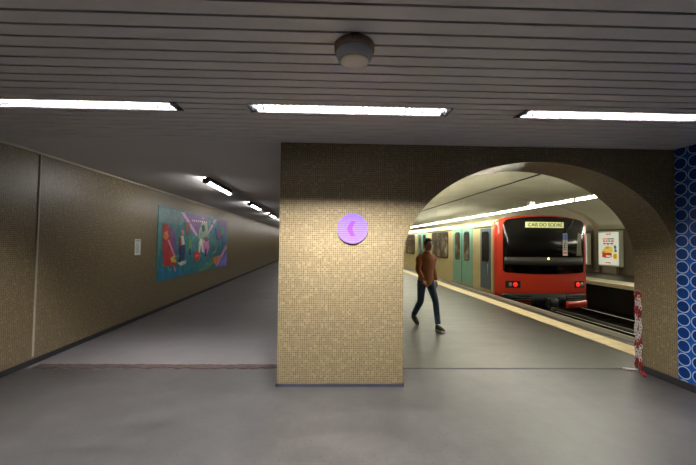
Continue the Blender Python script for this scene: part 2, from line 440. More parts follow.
b = MB(); shell(b, [(x-.02-.13*(x-9.2)/7.8, z-.005-.10*(x-9.2)/7.8) for x, z in ri]+[(VX1-.15,0)], [(x, z+.02) for x, z in ri]+[(VX1+.01,0)], 18.72, 18.95); struct(b.build('trim_vault_rib', M['rib']))
b = MB(); b.box(VX1, VX1+.3, 3.9, 46, -1.4, VZ+.1); struct(b.build('wall_far', M['farwall']))
b = MB(); b.box(XE, VX1+.3, 3.75, 4.0, -1.4, 4.78); struct(b.build('wall_track', M['farwall']))
b = MB(); b.box(XL-.3, VX1+.3, 46, 46.3, -1.4, 4.9); struct(b.build('wall_end', M['farwall']))
FE = 12.5
b = MB(); b.box(EDGE-.1, FE+.2, 4.0, 46, -1.5, -1.22); struct(b.build('floor_track', M['pit']))
b = MB(); b.box(FE, FE+1.3, 4.0, 46, -.16, 0, 0); b.box(FE+.15, FE+1.3, 4.0, 46, -1.3, -.16, 1); b.box(FE+1.3, VX1, 4.0, 46, -1.3, -.004, 2)
struct(b.build('floor_far_platform', [M['farplat'], M['pitwall'], M['floor_p']]))
# ------------------------------------------------------------------ hall lamps
def recessed(x0, x1, y, label, group):
    cx = (x0+x1)/2; y1 = y+LW
    loc = sk(cx, y+LW/2, H)
    t = thing('recessed_ceiling_light', loc, label, 'ceiling light', group)
    g = MB(); zt = H+.13
    g.box(x0, x1, y, y+.004, H-.004, zt, f=sk); g.box(x0, x1, y1-.004, y1, H-.004, zt, f=sk); g.box(x0, x1, y, y1, zt-.004, zt, f=sk)
    g.build('housing', M['reflector'], t)
    for xa in (x0-.006, x1-.004):
        g = MB(); g.box(xa, xa+.010, y-.004, y1+.004, H-.007, zt, f=sk); g.build('end_plate', M['black'], t)
    n = 32
    for k in range(1, n):
        x = x0+(x1-x0)*k/n; g = MB(); g.box(x-.0015, x+.0015, y+.004, y1-.004, H, H+.05, f=sk); g.build('louver_blade', M['reflector'], t)
    g = MB(); g.tube([sk(x0+.06,y+LW/2,H+.072), sk(x1-.06,y+LW/2,H+.072)], .016, 10); g.build('tube', M['tube_hall'], t)
    for xa in (x0+.03, x1-.06):
        g = MB(); g.box(xa, xa+.03, y+LW/2-.02, y+LW/2+.02, H+.055, zt-.004, f=sk); g.build('lamp_holder', M['white'], t)
    return t
LBL = ['long recessed ceiling light at the left, running out of the frame', 'long recessed ceiling light in the middle, beyond the round dome lamp', 'long recessed ceiling light at the right, over the arch side']
for (a_, e_), lb in zip(LX, LBL): recessed(a_, e_, ROWS[0], lb, 'recessed lights in the slatted ceiling')

# round bulkhead lamp
dx, dy = .175, 1.875
t = thing('ceiling_dome_lamp', (dx,dy,H), 'round dome lamp with a stained metal base on the slatted ceiling', 'ceiling lamp')
M['rust'] = mat('stained_brown_metal', srgb(150,128,116), .5, .2, noise=.4, nscale=25)
M['prism'] = mat('frosted_glass_blue', srgb(222,226,236), .3, .0, spec=.7)
M['amber'] = mat('yellowed_glass', srgb(246,234,212), .3, noise=.1, nscale=14)
g = MB(); g.lathe([(.112,.014),(.118,-.004),(.118,-.034),(.112,-.04),(.104,-.042)], (dx,dy,H), n=36); g.build('base', M['rust'], t)
g = MB()
pr_ = []
for k in range(13):
    a = k/12; r = .106-.016*a**2; pr_.append((r+(.002 if k%2 else 0), -.042-.050*a))
g.lathe(pr_, (dx,dy,H), n=36); g.build('glass_band', M['prism'], t)
g = MB(); g.lathe([(.090,-.0915),(.084,-.101),(.068,-.107),(.036,-.111),(.004,-.112)], (dx,dy,H), n=36); g.build('glass_bottom', M['amber'], t)
for k in range(3):
    a = .5+k*2.094; g = MB(); g.lathe([(.008,0),(.008,.008),(.004,.010)], (dx+.117*math.cos(a)-.0, dy+.117*math.sin(a), H-.024), axis='z', n=8); g.build('screw', M['steel'], t)

# ------------------------------------------------------------------ corridor lamps
def corridor_lamp(x, y, label):
    t = thing('ceiling_strip_light', (x,y,H), label, 'strip light', 'strip lights along the corridor ceiling')
    L = 1.5
    g = MB(); g.bbox(x-.02, x+.05, y, y+L, H-.035, H+.012, .004); g.build('casing', M['darkgrey'], t)
    g = MB(); g.box(x+.03, x+.045, y, y+L, H-.07, H-.035); g.build('shade', M['darkgrey'], t)
    g = MB(); g.tube([(x-.04,y+.03,H-.07),(x-.04,y+L-.03,H-.07)], .03, 10); g.build('tube', M['tube_corr'], t)
    for ya in (y, y+L-.02):
        g = MB(); g.prism([(x-.075,H-.025),(x+.048,H-.025),(x+.048,H-.10),(x+.0,H-.125),(x-.075,H-.105)], ya, ya+.02, 'y'); g.build('end_plate', M['white'] if ya > y else M['darkgrey'], t)
    return t
names = ['nearest strip light on the left corridor ceiling', 'second strip light along the left corridor ceiling', 'third strip light along the left corridor ceiling',
         'fourth strip light along the left corridor ceiling, near its far end']
lamp0 = corridor_lamp(-2.10, 6.05, names[0])
for k in range(1, 11):
    dup(lamp0, (-2.10, 6.05+3.6*k, H), names[k] if k < 4 else 'far strip light deep in the left corridor, lost behind the mosaic pillar')

# ------------------------------------------------------------------ platform lamps
def platform_lamp(y, label, x=5.35, z=2.60):
    L = 1.5
    t = thing('platform_light', (x,y,z), label, 'tube light', 'row of tube lights above the platform edge')
    g = MB(); g.bbox(x-.012, x+.012, y, y+L, z+.035, z+.06, .003); g.build('tray', M['white'], t)
    g = MB(); g.tube([(x,y+.02,z),(x,y+L-.02,z)], .015, 10); g.build('tube', M['tube_plat'], t)
    for ya in (y+.0, y+L-.03):
        g = MB(); g.box(x-.018, x+.018, ya, ya+.03, z-.02, z+.03); g.build('lamp_holder', M['white'], t)
    zc = VZ+VH*math.sqrt(1-((x-vc)/vr)**2)
    g = MB(); g.tube([(x,y+L/2,z+.055),(x,y+L/2,zc+.02)], .004, 6); g.build('hanger', M['vault'], t)
    return t
pl0 = platform_lamp(4.97, 'tube light in the row above the platform edge, hidden by the arch crown')
for k in range(1, 27):
    y = 4.97+1.52*k
    lb = ('tube light above the platform edge, nearest one in view under the arch' if k == 1 else
          'tube light above the platform edge, second in view, just ahead of the train front' if k == 2 else
          'tube light above the platform edge, third in view, at the train front' if k == 3 else
          'tube light in the unbroken bright row receding above the train side')
    dup(pl0, (5.35, y, 2.60), lb)
far_fill0 = platform_lamp(4.97, 'added tube light over the far platform edge, unseen beyond the arch pier, brightening the far side', 12.75)  # out-of-view lamps added to brighten the far platform and vault
far_fill0['group'] = 'added unseen tube lights over the far platform'
for k in range(1, 5): dup(far_fill0, (12.75, 4.97+1.52*k, 2.60))
for k in range(13, 26): dup(far_fill0, (12.75, 4.97+1.52*k, 2.60), 'added tube light over the far platform edge, unseen behind the train, brightening the far side')
# junction box in the row
g = MB(); g.bbox(5.28, 5.42, 7.88, 8.02, 2.663, 2.75, .01)
tag(g.build('junction_box', M['white'], loc=(5.35,7.95,2.663)), 'small white junction box on the row of platform tube lights', 'junction box')
g = MB(); zc = VZ+VH
g.tube([(vc,4.1,zc-.03)]+[(vc,4.1+1.0*k,zc-.03-.006*(k%2)) for k in range(1,42)], .03, 8)
tag(g.build('ceiling_cable', M['black'], loc=(vc,4.1,zc-.03)), 'dark cable running along the crown of the platform vault', 'cable')

# ------------------------------------------------------------------ track
def rail(x, label):
    g = MB(); z = -1.05
    g.prism([(x-.07,z-.15),(x+.07,z-.15),(x+.07,z-.135),(x+.012,z-.115),(x+.012,z-.04),(x+.037,z-.025),(x+.037,z),(x-.037,z),(x-.037,z-.025),(x-.012,z-.04),(x-.012,z-.115),(x-.07,z-.135)], 4.05, 46, 'y')
    g.box(x-.034, x+.034, 4.06, 45.9, z-.01, z+.001, 1)
    return tag(g.build('rail', [M['railweb'], M['rail']], loc=(x,4.05,z-.15)), label, 'rail', 'track rails')
rail(6.36, 'rail under the train, nearer the platform'); rail(8.06, 'rail under the train, on its far side')
rail(9.52, 'bright rail of the empty track, nearer the train'); rail(11.20, 'bright rail of the empty track, nearer the far platform')
g = MB(); g.box(5.9, 8.5, 0, .26, -1.22, -1.2); s0 = None
def sleeper(x, y):
    g = MB(); g.bbox(x-1.2, x+1.2, y, y+.24, -1.26, -1.2, .015)
    return tag(g.build('sleeper', M['sleeper'], loc=(x,y+.12,-1.26)), 'dark sleeper half buried in the track bed', 'sleeper', 'sleepers of the empty track')
sl0 = sleeper(10.36, 6.0)
for k in range(1, 30):
    c = sl0.copy(); C.objects.link(c); c.location = (10.36, 6.12+.7*k, -1.26)
g = MB()
random.seed(3)
pts = [(10.15+.05*math.sin(k*1.3)+.03*random.random(), 4.2+.5*k, -1.14+.006*math.sin(k*2.1)) for k in range(60)]
M['conduit'] = mat('conduit_grey', srgb(120,116,108), .7)
g.tube(pts, .045, 8)
tag(g.build('track_conduit', M['conduit'], loc=(10.15,4.2,-1.2)), 'pale wavy conduit lying between the rails of the empty track', 'pipe')

# ------------------------------------------------------------------ posters on the far platform
M['posterwhite'] = mat('poster_white', srgb(226,232,220), .4, emit=srgb(226,232,215), es=.55)
def pm(n, c): return mat('poster_'+n, c, .4, emit=c, es=.5)
PMT = [M['posterwhite'], pm('red', srgb(196,52,40)), pm('orange', srgb(222,140,44)), pm('yellow', srgb(236,196,80)), pm('brown', srgb(128,60,36)), pm('grey', srgb(120,116,118)), pm('teal', srgb(70,110,110)), pm('lilac', srgb(190,150,190)), pm('pink', srgb(226,120,120))]
def lightbox(name, xf, ya, yb, z0, z1, art, label, foot=True):
    t = thing(name, (xf+.12,(ya+yb)/2,0), label, 'poster', 'lit posters on the far platform')
    g = MB(); g.bbox(xf, xf+.22, ya, yb, z0, z1, .02); g.build('case', M['white_case'], t)
    g = MB(); g.box(xf-.006, xf+.02, ya+.09, yb-.09, z0+.09, z1-.09, 0)
    for k, (mi, pts) in enumerate(art):
        # art given as u across from the left of the photo (yb) to right (ya), v up
        w = yb-ya-.18; hh = z1-z0-.18
        g.prism([(yb-.09-u*w, z0+.09+v*hh) for u, v in pts], xf-.008-.0006*k, xf+.0, 'x', mi)
    g.build('poster_sheet', PMT, t)
    if foot:
        g = MB(); g.bbox(xf+.03, xf+.2, ya+.28, yb-.28, 0, z0+.02, .01); g.build('foot', M['farplatgrey'], t)
    return t
M['white_case'] = mat('case_white', srgb(206,206,190), .4)
M['farplatgrey'] = mat('foot_grey', srgb(138,128,108), .5)
rect = lambda a,b,c,d: [(a,b),(c,b),(c,d),(a,d)]
def disc(cx, cy, rx, ry, n=14): return [(cx+rx*math.cos(2*math.pi*k/n), cy+ry*math.sin(2*math.pi*k/n)) for k in range(n)]
art = [(1, rect(.38,.93,.50,.965)), (1, rect(.52,.93,.64,.965)),
       (8, rect(.2,.78,.42,.82)), (5, rect(.44,.78,.8,.82)), (1, rect(.22,.71,.34,.755)), (1, rect(.37,.71,.47,.755)), (5, rect(.5,.71,.62,.755)), (1, rect(.65,.71,.78,.755)),
       (1, rect(.24,.63,.38,.68)), (5, rect(.42,.62,.56,.68)), (1, rect(.6,.63,.76,.68)),
       (2, disc(.48,.47,.2,.1)), (3, disc(.35,.42,.16,.09)), (3, disc(.62,.46,.12,.1)), (2, disc(.28,.36,.14,.06)), (4, disc(.45,.33,.24,.05)), (1, disc(.42,.27,.26,.06)),
       (3, rect(.36,.36,.44,.46)), (3, rect(.47,.37,.54,.5)), (0, rect(.4,.25,.62,.29)), (3, disc(.84,.27,.12,.1)), (2, disc(.84,.27,.07,.06)),
       (6, rect(.78,.5,.9,.6)), (6, [(.82,.5),(.9,.48),(.93,.4),(.8,.4)]), (1, rect(.36,.05,.46,.085)), (1, rect(.49,.05,.62,.085))]
lightbox('advertising_lightbox', 16.72, 17.02, 18.52, .42, 2.50, art, 'white lit advertising box with a burger picture on the far platform')
art2 = [(3, rect(.05,.7,.95,.98)), (0, rect(.2,.86,.8,.93)), (7, rect(.05,.42,.95,.7)), (6, rect(.3,.5,.6,.66)), (8, rect(.05,.05,.95,.42)), (1, rect(.2,.1,.8,.3))]
lightbox('advertising_poster', 16.5, 18.99, 20.2, .42, 2.40, art2, 'narrow coloured poster partly hidden by the right edge of the train')
# ------------------------------------------------------------------ wall things
random.seed(11)
NY0, NY1, NZ0, NZ1 = 6.93, 7.14, 1.345, 1.67
t = thing('paper_notice', (XL+.004,(NY0+NY1)/2,(NZ0+NZ1)/2), 'small white paper notice taped to the left mosaic wall before the mural', 'notice')
M['paper'] = mat('paper', srgb(226,228,226), .6); M['papergreen'] = mat('paper_green', srgb(150,186,168), .6); M['ink'] = mat('ink_grey', srgb(120,120,130), .6)
g = MB(); g.box(XL-.001, XL+.004, NY0, NY1, NZ0, NZ1); g.build('sheet', M['paper'], t)
g = MB(); g.box(XL+.003, XL+.0047, NY0+.012, NY1-.012, NZ1-.05, NZ1-.012); g.build('header', M['papergreen'], t)
g = MB()
for k in range(13):
    g.box(XL+.003, XL+.0046, NY0+.025, NY1-.03-.05*random.random(), NZ1-.075-k*.0175, NZ1-.069-k*.0175)
g.build('text_lines', M['ink'], t)

cols = {'base': (58,112,114), 'tealdark': (44,100,108), 'bluedeep': (36,104,134), 'greyteal': (92,122,122), 'purple': (104,74,118), 'palegreen': (126,148,116), 'pinkpale': (178,140,170),
        'red': (160,48,52), 'orange': (188,112,64), 'yellow': (196,176,70), 'green': (92,136,84), 'white': (186,184,174), 'skin': (176,130,104), 'navy': (40,52,92), 'brown': (112,74,72),
        'pink': (182,120,160), 'blue': (64,78,136), 'lilac': (116,112,204)}
MURM = [mat('mural_'+k, srgb(*[min(255, int(c*1.27)) for c in v]), .45, noise=.22, nscale=5) for k, v in cols.items()]
ci = {k: i for i, k in enumerate(cols)}
MURAL = [
    ('tealdark', [(7.89,1.17),(7.86,0.7),(10.38,0.7),(11.67,0.96),(13.3,0.86),(13.3,1.52),(9.88,1.34),(7.93,1.45)]),
    ('bluedeep', [(7.86,1.01),(7.86,0.7),(9.59,0.7),(9.41,0.94),(8.31,0.98)]),
    ('greyteal', [(7.86,2.42),(9.01,2.45),(9.33,2.2),(9.04,2.06),(8.36,2.08),(7.86,2.08)]),
    ('purple', [(9.16,2.42),(11.32,2.46),(10.89,2.15),(10.25,1.79),(9.93,1.93),(9.57,2.22)]),
    ('purple', [(11.94,2.44),(13.3,2.46),(13.3,1.9),(12.79,2.16),(12.27,2.31)]),
    ('palegreen', [(10.57,2.25),(11.04,2.24),(11.21,1.73),(10.26,1.72),(10.35,1.98)]),
    ('pinkpale', [(8.99,2.42),(9.23,2.42),(10.25,1.83),(10.14,1.77)]),
    ('pinkpale', [(11.68,2.41),(12.02,2.43),(11.29,1.93),(11.06,1.88)]),
    ('red', [(8.04,2.03),(8.28,2.06),(8.42,1.94),(8.49,1.64),(8.61,1.43),(8.84,1.21),(8.79,1.05),(8.3,1.02),(8.11,1.04)]),
    ('purple', [(8.33,1.87),(8.52,1.97),(8.69,1.86),(8.86,1.32),(8.58,1.49),(8.43,1.73)]),
    ('orange', [(8.09,1.85),(8.28,1.88),(8.36,1.75),(8.24,1.66),(8.08,1.71)]),
    ('pinkpale', [(8.29,1.67),(8.39,1.66),(8.84,1.15),(8.73,1.17)]),
    ('yellow', [(8.47,1.2),(8.64,1.26),(8.82,1.18),(8.82,1.08),(8.58,1.07)]),
    ('red', [(8.4,1.11),(8.84,1.08),(8.79,1.01),(8.38,1.02)]),
    ('green', [(8.67,1.22),(8.81,1.24),(8.87,1.14),(8.79,1.12)]),
    ('white', [(8.87,1.07),(9.43,1.11),(9.41,1.01),(9.08,0.97)]),
    ('skin', [(9.05,1.92),(9.19,1.95),(9.25,1.83),(9.11,1.78)]),
    ('white', [(9.0,1.76),(9.2,1.79),(9.31,1.53),(8.99,1.5)]),
    ('red', [(8.97,1.74),(9.06,1.76),(9.1,1.51),(8.99,1.5)]),
    ('navy', [(8.97,1.51),(9.33,1.55),(9.36,1.34),(9.28,1.12),(9.17,1.13),(9.14,1.34),(9.1,1.08),(8.98,1.07)]),
    ('brown', [(9.3,2.14),(9.52,2.19),(9.67,2.03),(9.61,1.82),(9.42,1.78),(9.32,1.94)]),
    ('green', [(9.53,1.65),(9.72,1.69),(9.8,1.48),(9.75,1.27),(9.58,1.33)]),
    ('navy', [(9.59,1.41),(9.74,1.44),(9.73,1.26),(9.62,1.25)]),
    ('red', [(9.99,1.32),(10.21,1.36),(10.44,1.31),(10.42,1.06),(10.15,1.02),(9.99,1.09)]),
    ('orange', [(10.05,1.22),(10.37,1.23),(10.37,1.18),(10.05,1.16)]),
    ('white', [(10.31,1.57),(10.45,1.73),(10.69,1.7),(10.78,1.29),(10.6,1.29),(10.54,1.52),(10.44,1.29),(10.32,1.31)]),
    ('navy', [(10.54,2.13),(10.74,2.17),(10.84,1.98),(10.64,1.93)]),
    ('brown', [(10.81,1.78),(11.07,1.8),(11.13,1.63),(10.87,1.61)]),
    ('pink', [(10.68,1.61),(11.13,1.65),(11.27,1.45),(11.11,1.22),(10.76,1.25)]),
    ('navy', [(10.84,1.38),(11.01,1.4),(11.03,1.16),(10.9,1.15)]),
    ('blue', [(11.86,2.12),(12.22,2.22),(12.46,1.97),(12.32,1.65),(11.99,1.7)]),
    ('brown', [(12.08,1.97),(12.46,2.02),(12.54,1.69),(12.26,1.65)]),
    ('blue', [(12.58,1.86),(12.99,1.93),(13.15,1.56),(12.72,1.51)]),
    ('orange', [(11.63,1.07),(12.41,1.12),(12.53,0.98),(12.06,0.76),(11.69,0.91)]),
    ('green', [(10.38,0.75),(11.09,0.82),(11.67,0.96),(11.74,0.9),(11.14,0.75),(10.4,0.7)]),
    ('lilac', [(12.17,0.71),(13.3,0.7),(13.3,1.22)]),
    ('pink', [(11.95,0.79),(12.11,0.74),(13.29,1.37),(13.21,1.48),(12.86,1.34)]),
    ('white', [(9.75,2.26),(9.82,2.26),(9.83,2.22),(9.76,2.22)]),
    ('white', [(9.9,2.26),(9.97,2.27),(9.98,2.22),(9.9,2.22)]),
    ('white', [(10.05,2.26),(10.13,2.27),(10.13,2.23),(10.06,2.22)]),
    ('white', [(10.21,2.27),(10.29,2.27),(10.29,2.23),(10.21,2.22)]),
    ('white', [(10.37,2.27),(10.45,2.28),(10.46,2.23),(10.38,2.23)]),
    ('white', [(10.54,2.28),(10.62,2.28),(10.63,2.24),(10.54,2.23)]),
    ('white', [(10.72,2.28),(10.8,2.28),(10.8,2.24),(10.72,2.23)]),
    ('white', [(10.9,2.28),(10.98,2.29),(10.98,2.24),(10.9,2.24)]),
]
t = thing('wall_mural', (XL+.01,10.6,1.58), 'long teal painted mural of figures and bright shapes on the corridor wall', 'mural')
g = MB(); g.box(XL-.005, XL+.012, 7.83, 13.34, .69, 2.47, 0)
keys = ['greyteal','green','bluedeep','purple','pinkpale','tealdark','palegreen','blue','tealdark','greyteal']
for k in range(110):
    cy_, cz_ = random.uniform(8.0,13.2), random.uniform(.85,2.4); a_ = random.uniform(0,math.pi); l_, w_ = random.uniform(.05,.26), random.uniform(.012,.045)
    if cz_ > 2.0 and cy_ < 9.6: continue
    st = [(cy_+l_*math.cos(a_)*u-w_*math.sin(a_)*v, cz_+l_*math.sin(a_)*u*.7+w_*math.cos(a_)*v) for u, v in ((-1,0),(-.4,-1),(.5,-.8),(1,.1),(.4,.9),(-.5,.8))]
    if min(q[0] for q in st) < 7.86 or max(q[0] for q in st) > 13.32 or min(q[1] for q in st) < .72 or max(q[1] for q in st) > 2.45: continue
    g.prism(st, XL+.008, XL+.0125+.0003*8+.00001*k, 'x', ci[keys[int(random.random()**1.7*len(keys))]])
for k, (n_, pts) in enumerate(MURAL):
    g.prism(pts, XL+.008, XL+.0125+.0003*(k if k < 8 else k+5), 'x', ci[n_])
g.build('painted_panel', MURM, t)

# purple round sign on the pillar
SX, SZ, SR = .352, 1.81, .177
M['lilac'] = stripe_mat('lilac_striped', srgb(104,74,178), srgb(124,112,186), .0245, .22, 2, .5)
M['magenta'] = stripe_mat('purple_chevron', srgb(106,34,172), srgb(116,62,180), .0245, .2, 2, .5)
t = thing('round_sign', sk(SX,YW,SZ), 'round lilac sign with a darker chevron pointing left on the pillar', 'sign')
g = MB(); g.lathe([(SR-.004,0),(SR,-.003),(SR,-.014),(SR-.003,-.017)], (SX,YW,SZ), 'y', 48, f=sk, smooth=False); g.build('disc', M['lilac'], t)
g = MB()
cw = .035
g.prism([(SX+.035,SZ+.088),(SX-.020,SZ+.088),(SX-.062,SZ+.014),(SX-.062,SZ-.014),(SX-.020,SZ-.088),(SX+.035,SZ-.088),(SX+.0,SZ-.014),(SX+.0,SZ+.014)], YW-.021, YW-.015, 'y', f=sk)
g.build('chevron', M['magenta'], t)

# doubled plastic barrier chain hanging on the arch side
M['chainred'] = mat('plastic_red', srgb(138,12,26), .4); M['chainwhite'] = mat('plastic_white', srgb(190,182,176), .4)
CY = 4.02
t = thing('barrier_chain', (XR-.03,CY,0), 'red and white plastic barrier chain hanging down the right side of the arch', 'chain')
def link_mesh(turn, m):
    g = MB(); n = 14; p = []
    for k in range(n):
        a = 2*math.pi*k/n; u, w = .017*math.cos(a), .018*math.sin(a)+(.011 if math.sin(a) >= 0 else -.011)
        p.append((0,u,w) if turn else (u*.8,0,w))
    g.tube(p, .0062, 6, closed=True)
    return g
prot = {}
def put_link(pos, turn, red, rot=None):
    key = (turn, red)
    if key not in prot:
        o = link_mesh(turn, red).build('red_link' if red else 'white_link', M['chainred'] if red else M['chainwhite'], t)
        # mesh was built about the origin: give it back its own origin
        for v in o.data.vertices: v.co += Vector(t['_w'])
        prot[key] = o
    else:
        o = prot[key].copy(); C.objects.link(o)
    o.location = Vector(pos)-Vector(t['_w'])
    if rot: o.rotation_euler = rot
    return o
for si, oy in enumerate((-.024, .026)):
    for k in range(23):
        z = 1.005-k*.0425
        band = (z > 1.0) or (.70 < z < .80) or (.36 < z < .43) or z < .15
        if si == 1: band = (z > .93) or (.72 < z < .84) or (.32 < z < .40) or z < .19
        put_link((XR-.030, CY+oy+.010*math.sin(k*1.1+si*2), z), k % 2 == 0, band)
for k in range(4):
    put_link((XR-.06-.036*k, CY+.02+.012*k, .012), True, k > 9, (0, math.pi/2, 0) if k % 2 else (0, math.pi/2, .2))
for k in range(5):
    put_link((XR-.05-.020*k, CY-.06-.028*k, .012), True, True, (0, math.pi/2, .7))
g = MB(); g.tube([(XR+.005,CY,1.045),(XR-.04,CY,1.045),(XR-.05,CY,1.06)], .006, 8); g.build('hook', M['steel'], t)
g = MB(); g.tube([(XR-.03,CY-.026,1.015),(XR-.03,CY-.01,1.042),(XR-.03,CY+.012,1.042),(XR-.03,CY+.028,1.015)], .009, 8); g.build('tie', M['chainred'], t)
# ------------------------------------------------------------------ metro train
M['red'] = mat('train_red', srgb(178,46,24), .35, coat=.3, noise=.05, nscale=2)
M['ribbed'] = ribbed_mat()
M['cream'] = mat('cream_metal', srgb(168,154,106), .4, .1)
M['teal'] = mat('door_teal', srgb(112,160,146), .4, noise=.06, nscale=3)
M['tealdark'] = mat('cab_door_blue', srgb(66,84,100), .4, noise=.1, nscale=3)
M['screen'] = mat('windscreen_glass', srgb(10,9,9), .2, spec=.3)
M['dash'] = mat('dashboard_grey', srgb(50,48,42), .6, noise=.12, nscale=4)
M['rubber'] = mat('rubber_black', srgb(16,16,16), .6)
M['lampred'] = mat('tail_lamp', srgb(170,12,8), .3, emit=(1,.015,.01,1), es=1.6)
M['lampgrey'] = mat('head_lamp_glass', srgb(150,140,136), .2)
M['display'] = mat('display_panel', srgb(200,206,140), .5, emit=srgb(206,212,140), es=.62)
M['displaytext'] = mat('display_text', srgb(40,44,24), .6)
M['led'] = mat('signal_yellow', srgb(255,220,60), .4, emit=(1,.75,.1,1), es=5)
def painted_glow_glass():  # carriage interior light painted into the panes as a mottled glow
    g = G('carriage_glass_painted_glow'); tc = g.n('TexCoord').outputs['Object']
    n = g.noise(tc, 2.3, 5, .6)
    c = g.ramp(n, [(.35, srgb(38,30,24)), (.52, srgb(92,74,52)), (.62, srgb(150,132,96)), (.75, srgb(200,190,160))])
    g.b.inputs['Base Color'].default_value = srgb(20,18,16); g.b.inputs['Roughness'].default_value = .12
    g.l(c, g.b.inputs['Emission Color']); g.b.inputs['Emission Strength'].default_value = .42
    return g.m
M['glowglass'] = painted_glow_glass()
CX = 7.21; HW = 1.56; YF = 10.0
train = thing('metro_train', (CX, YF, -1.05), 'metro train with a red front, dark windscreen and teal doors standing at the platform', 'train')
half = [(0,-.30),(1.50,-.30),(1.555,-.22),(1.56,0),(1.56,1.2),(1.56,2.16),(1.545,2.30),(1.49,2.40),(1.36,2.48),(1.1,2.545),(.75,2.60),(.38,2.632),(0,2.645)]
prof = [(x,z) for x,z in half]+[(-x,z) for x,z in half[-2:0:-1]]
def loft(g, sts, mi=0, cap0=True, cap1=True):
    rings = []
    for y, sx, dz in sts:
        rings.append(g.add([(CX+x*sx, y, z-(dz if z > 2 else 0)) for x,z in prof]))
    n = len(prof)
    for a, b in zip(rings, rings[1:]):
        for k in range(n): g.face((a+k,a+(k+1)%n,b+(k+1)%n,b+k), mi, smooth=False)
    if cap0: g.face([rings[0]+k for k in range(n)], mi)
    if cap1: g.face([rings[-1]+k for k in range(n)][::-1], mi)
g = MB(); loft(g, [(10.34,1,0),(27.0,1,0)]); g.build('car_body', M['ribbed'], train)
g = MB(); loft(g, [(27.55,1,0),(45.9,1,0)]); g.build('car_body', M['ribbed'], train)
g = MB(); loft(g, [(26.98,.8,.2),(27.57,.8,.2)]); g.build('gangway_bellows', M['rubber'], train)
yf = lambda x: YF+.16*abs((x-CX)/HW)**2.4
FF = lambda x, y, z: (x, yf(x)+y, z)
# nose: rounded shell whose cap follows yf
g = MB()
NC = 30
def topz(x):
    d = abs(x-CX)
    for (x0,z0),(x1,z1) in zip(half[3:], half[4:]):
        if x1 <= d <= x0 and x0 != x1: return z1+(z0-z1)*(d-x1)/(x0-x1)
    return 2.16
xs = [CX+HW*.985*math.sin(math.pi/2*(2*k/NC-1)) for k in range(NC+1)]
NZ = 6
cols_ = [g.add([FF(x, .0, -.30+(topz(x)-.03+.30)*j/NZ) for j in range(NZ+1)]) for x in xs]
for a, b in zip(cols_, cols_[1:]):
    for j in range(NZ): g.face((a+j,b+j,b+j+1,a+j+1), smooth=True)
# side/roof shell from the cap edge back to the body
edge = [cols_[0]+j for j in range(NZ+1)]+[c+NZ for c in cols_[1:-1]]+[cols_[-1]+NZ-j for j in range(NZ+1)]+[c for c in cols_[-2:0:-1]]
def outer(v, y):
    x, _, z = g.v[v]; d = (x-CX)/.985; zz = z
    if z > 2.0 and z > topz(x)-.031: zz = topz(CX+d)
    if abs(x-xs[0]) < 1e-6 or abs(x-xs[-1]) < 1e-6: zz = z if z < 2.1 else min(z, 2.16)
    return (CX+d, y, zz)
r1 = g.add([outer(v, 10.24) for v in edge]); r2 = g.add([outer(v, 10.345) for v in edge]); n = len(edge)
for k in range(n):
    k2 = (k+1) % n
    g.face((edge[k], edge[k2], r1+k2, r1+k), smooth=True); g.face((r1+k, r1+k2, r2+k2, r2+k), smooth=True)
g.face([r2+k for k in range(n)])
g.build('cab_nose', M['red'], train)
def front_panel(g, x0, x1, bot, top, d0, d1, n=22, mi=0):
    """slab following the curved front between bot(x) and top(x), d0 (front) to d1 (back)"""
    px = [x0+(x1-x0)*k/n for k in range(n+1)]
    for a, b in zip(px, px[1:]):
        pass
    A_ = g.add([FF(x, d0, bot(x)) for x in px]); B_ = g.add([FF(x, d0, top(x)) for x in px])
    A2 = g.add([FF(x, d1, bot(x)) for x in px]); B2 = g.add([FF(x, d1, top(x)) for x in px])
    for k in range(n):
        g.face((A_+k,A_+k+1,B_+k+1,B_+k), mi, smooth=True); g.face((A2+k,B2+k,B2+k+1,A2+k+1), mi, smooth=True)
        g.face((A_+k,A2+k,A2+k+1,A_+k+1), mi); g.face((B_+k,B_+k+1,B2+k+1,B2+k), mi)
    g.face((A_,B_,B2,A2), mi); g.face((A_+n,A2+n,B2+n,B_+n), mi)
def wtop(x):
    d = abs(x-7.25)/1.40; return 2.565-.13*d**2-(.10*max(0,(d-.88)/.12)**2)
def wbot(x):
    d = abs(x-7.25)/1.40; return .70+.045*d**2+(.06*max(0,(d-.92)/.08)**2)
g = MB(); front_panel(g, 5.85, 8.65, wbot, wtop, -.014, .03, 40); g.build('windscreen', M['screen'], train)
g = MB(); front_panel(g, 5.88, 8.62, lambda x: .97+.02*abs(x-7.25), lambda x: 1.24, -.0155, 0, 30); g.build('dashboard', M['dash'], train)
dsp = MB(); dsp.box(6.55, 7.83, -.05, .01, 2.20, 2.385, f=FF); dsp = dsp.build('destination_display', M['display'], train)
def text_mesh(s, size, x, z, y, m, name, parent, width=None):
    cu = bpy.data.curves.new('t', 'FONT'); cu.body = s; cu.size = size; cu.extrude = .004; cu.align_x = 'CENTER'; cu.align_y = 'CENTER'
    o = bpy.data.objects.new('t', cu); C.objects.link(o)
    dg = bpy.context.evaluated_depsgraph_get(); me = bpy.data.meshes.new_from_object(o.evaluated_get(dg))
    bpy.data.objects.remove(o); bpy.data.curves.remove(cu)
    w = max(v.co.x for v in me.vertices)-min(v.co.x for v in me.vertices); sx = (width/w) if width else 1
    off = Vector(parent['_w'])
    for v in me.vertices: v.co = Vector((x+v.co.x*sx, y-v.co.z, z+v.co.y))-off
    me.materials.clear(); me.materials.append(m); me.name = name
    o = bpy.data.objects.new(name, me); C.objects.link(o); o.parent = parent; o['_w'] = parent['_w']
    return o
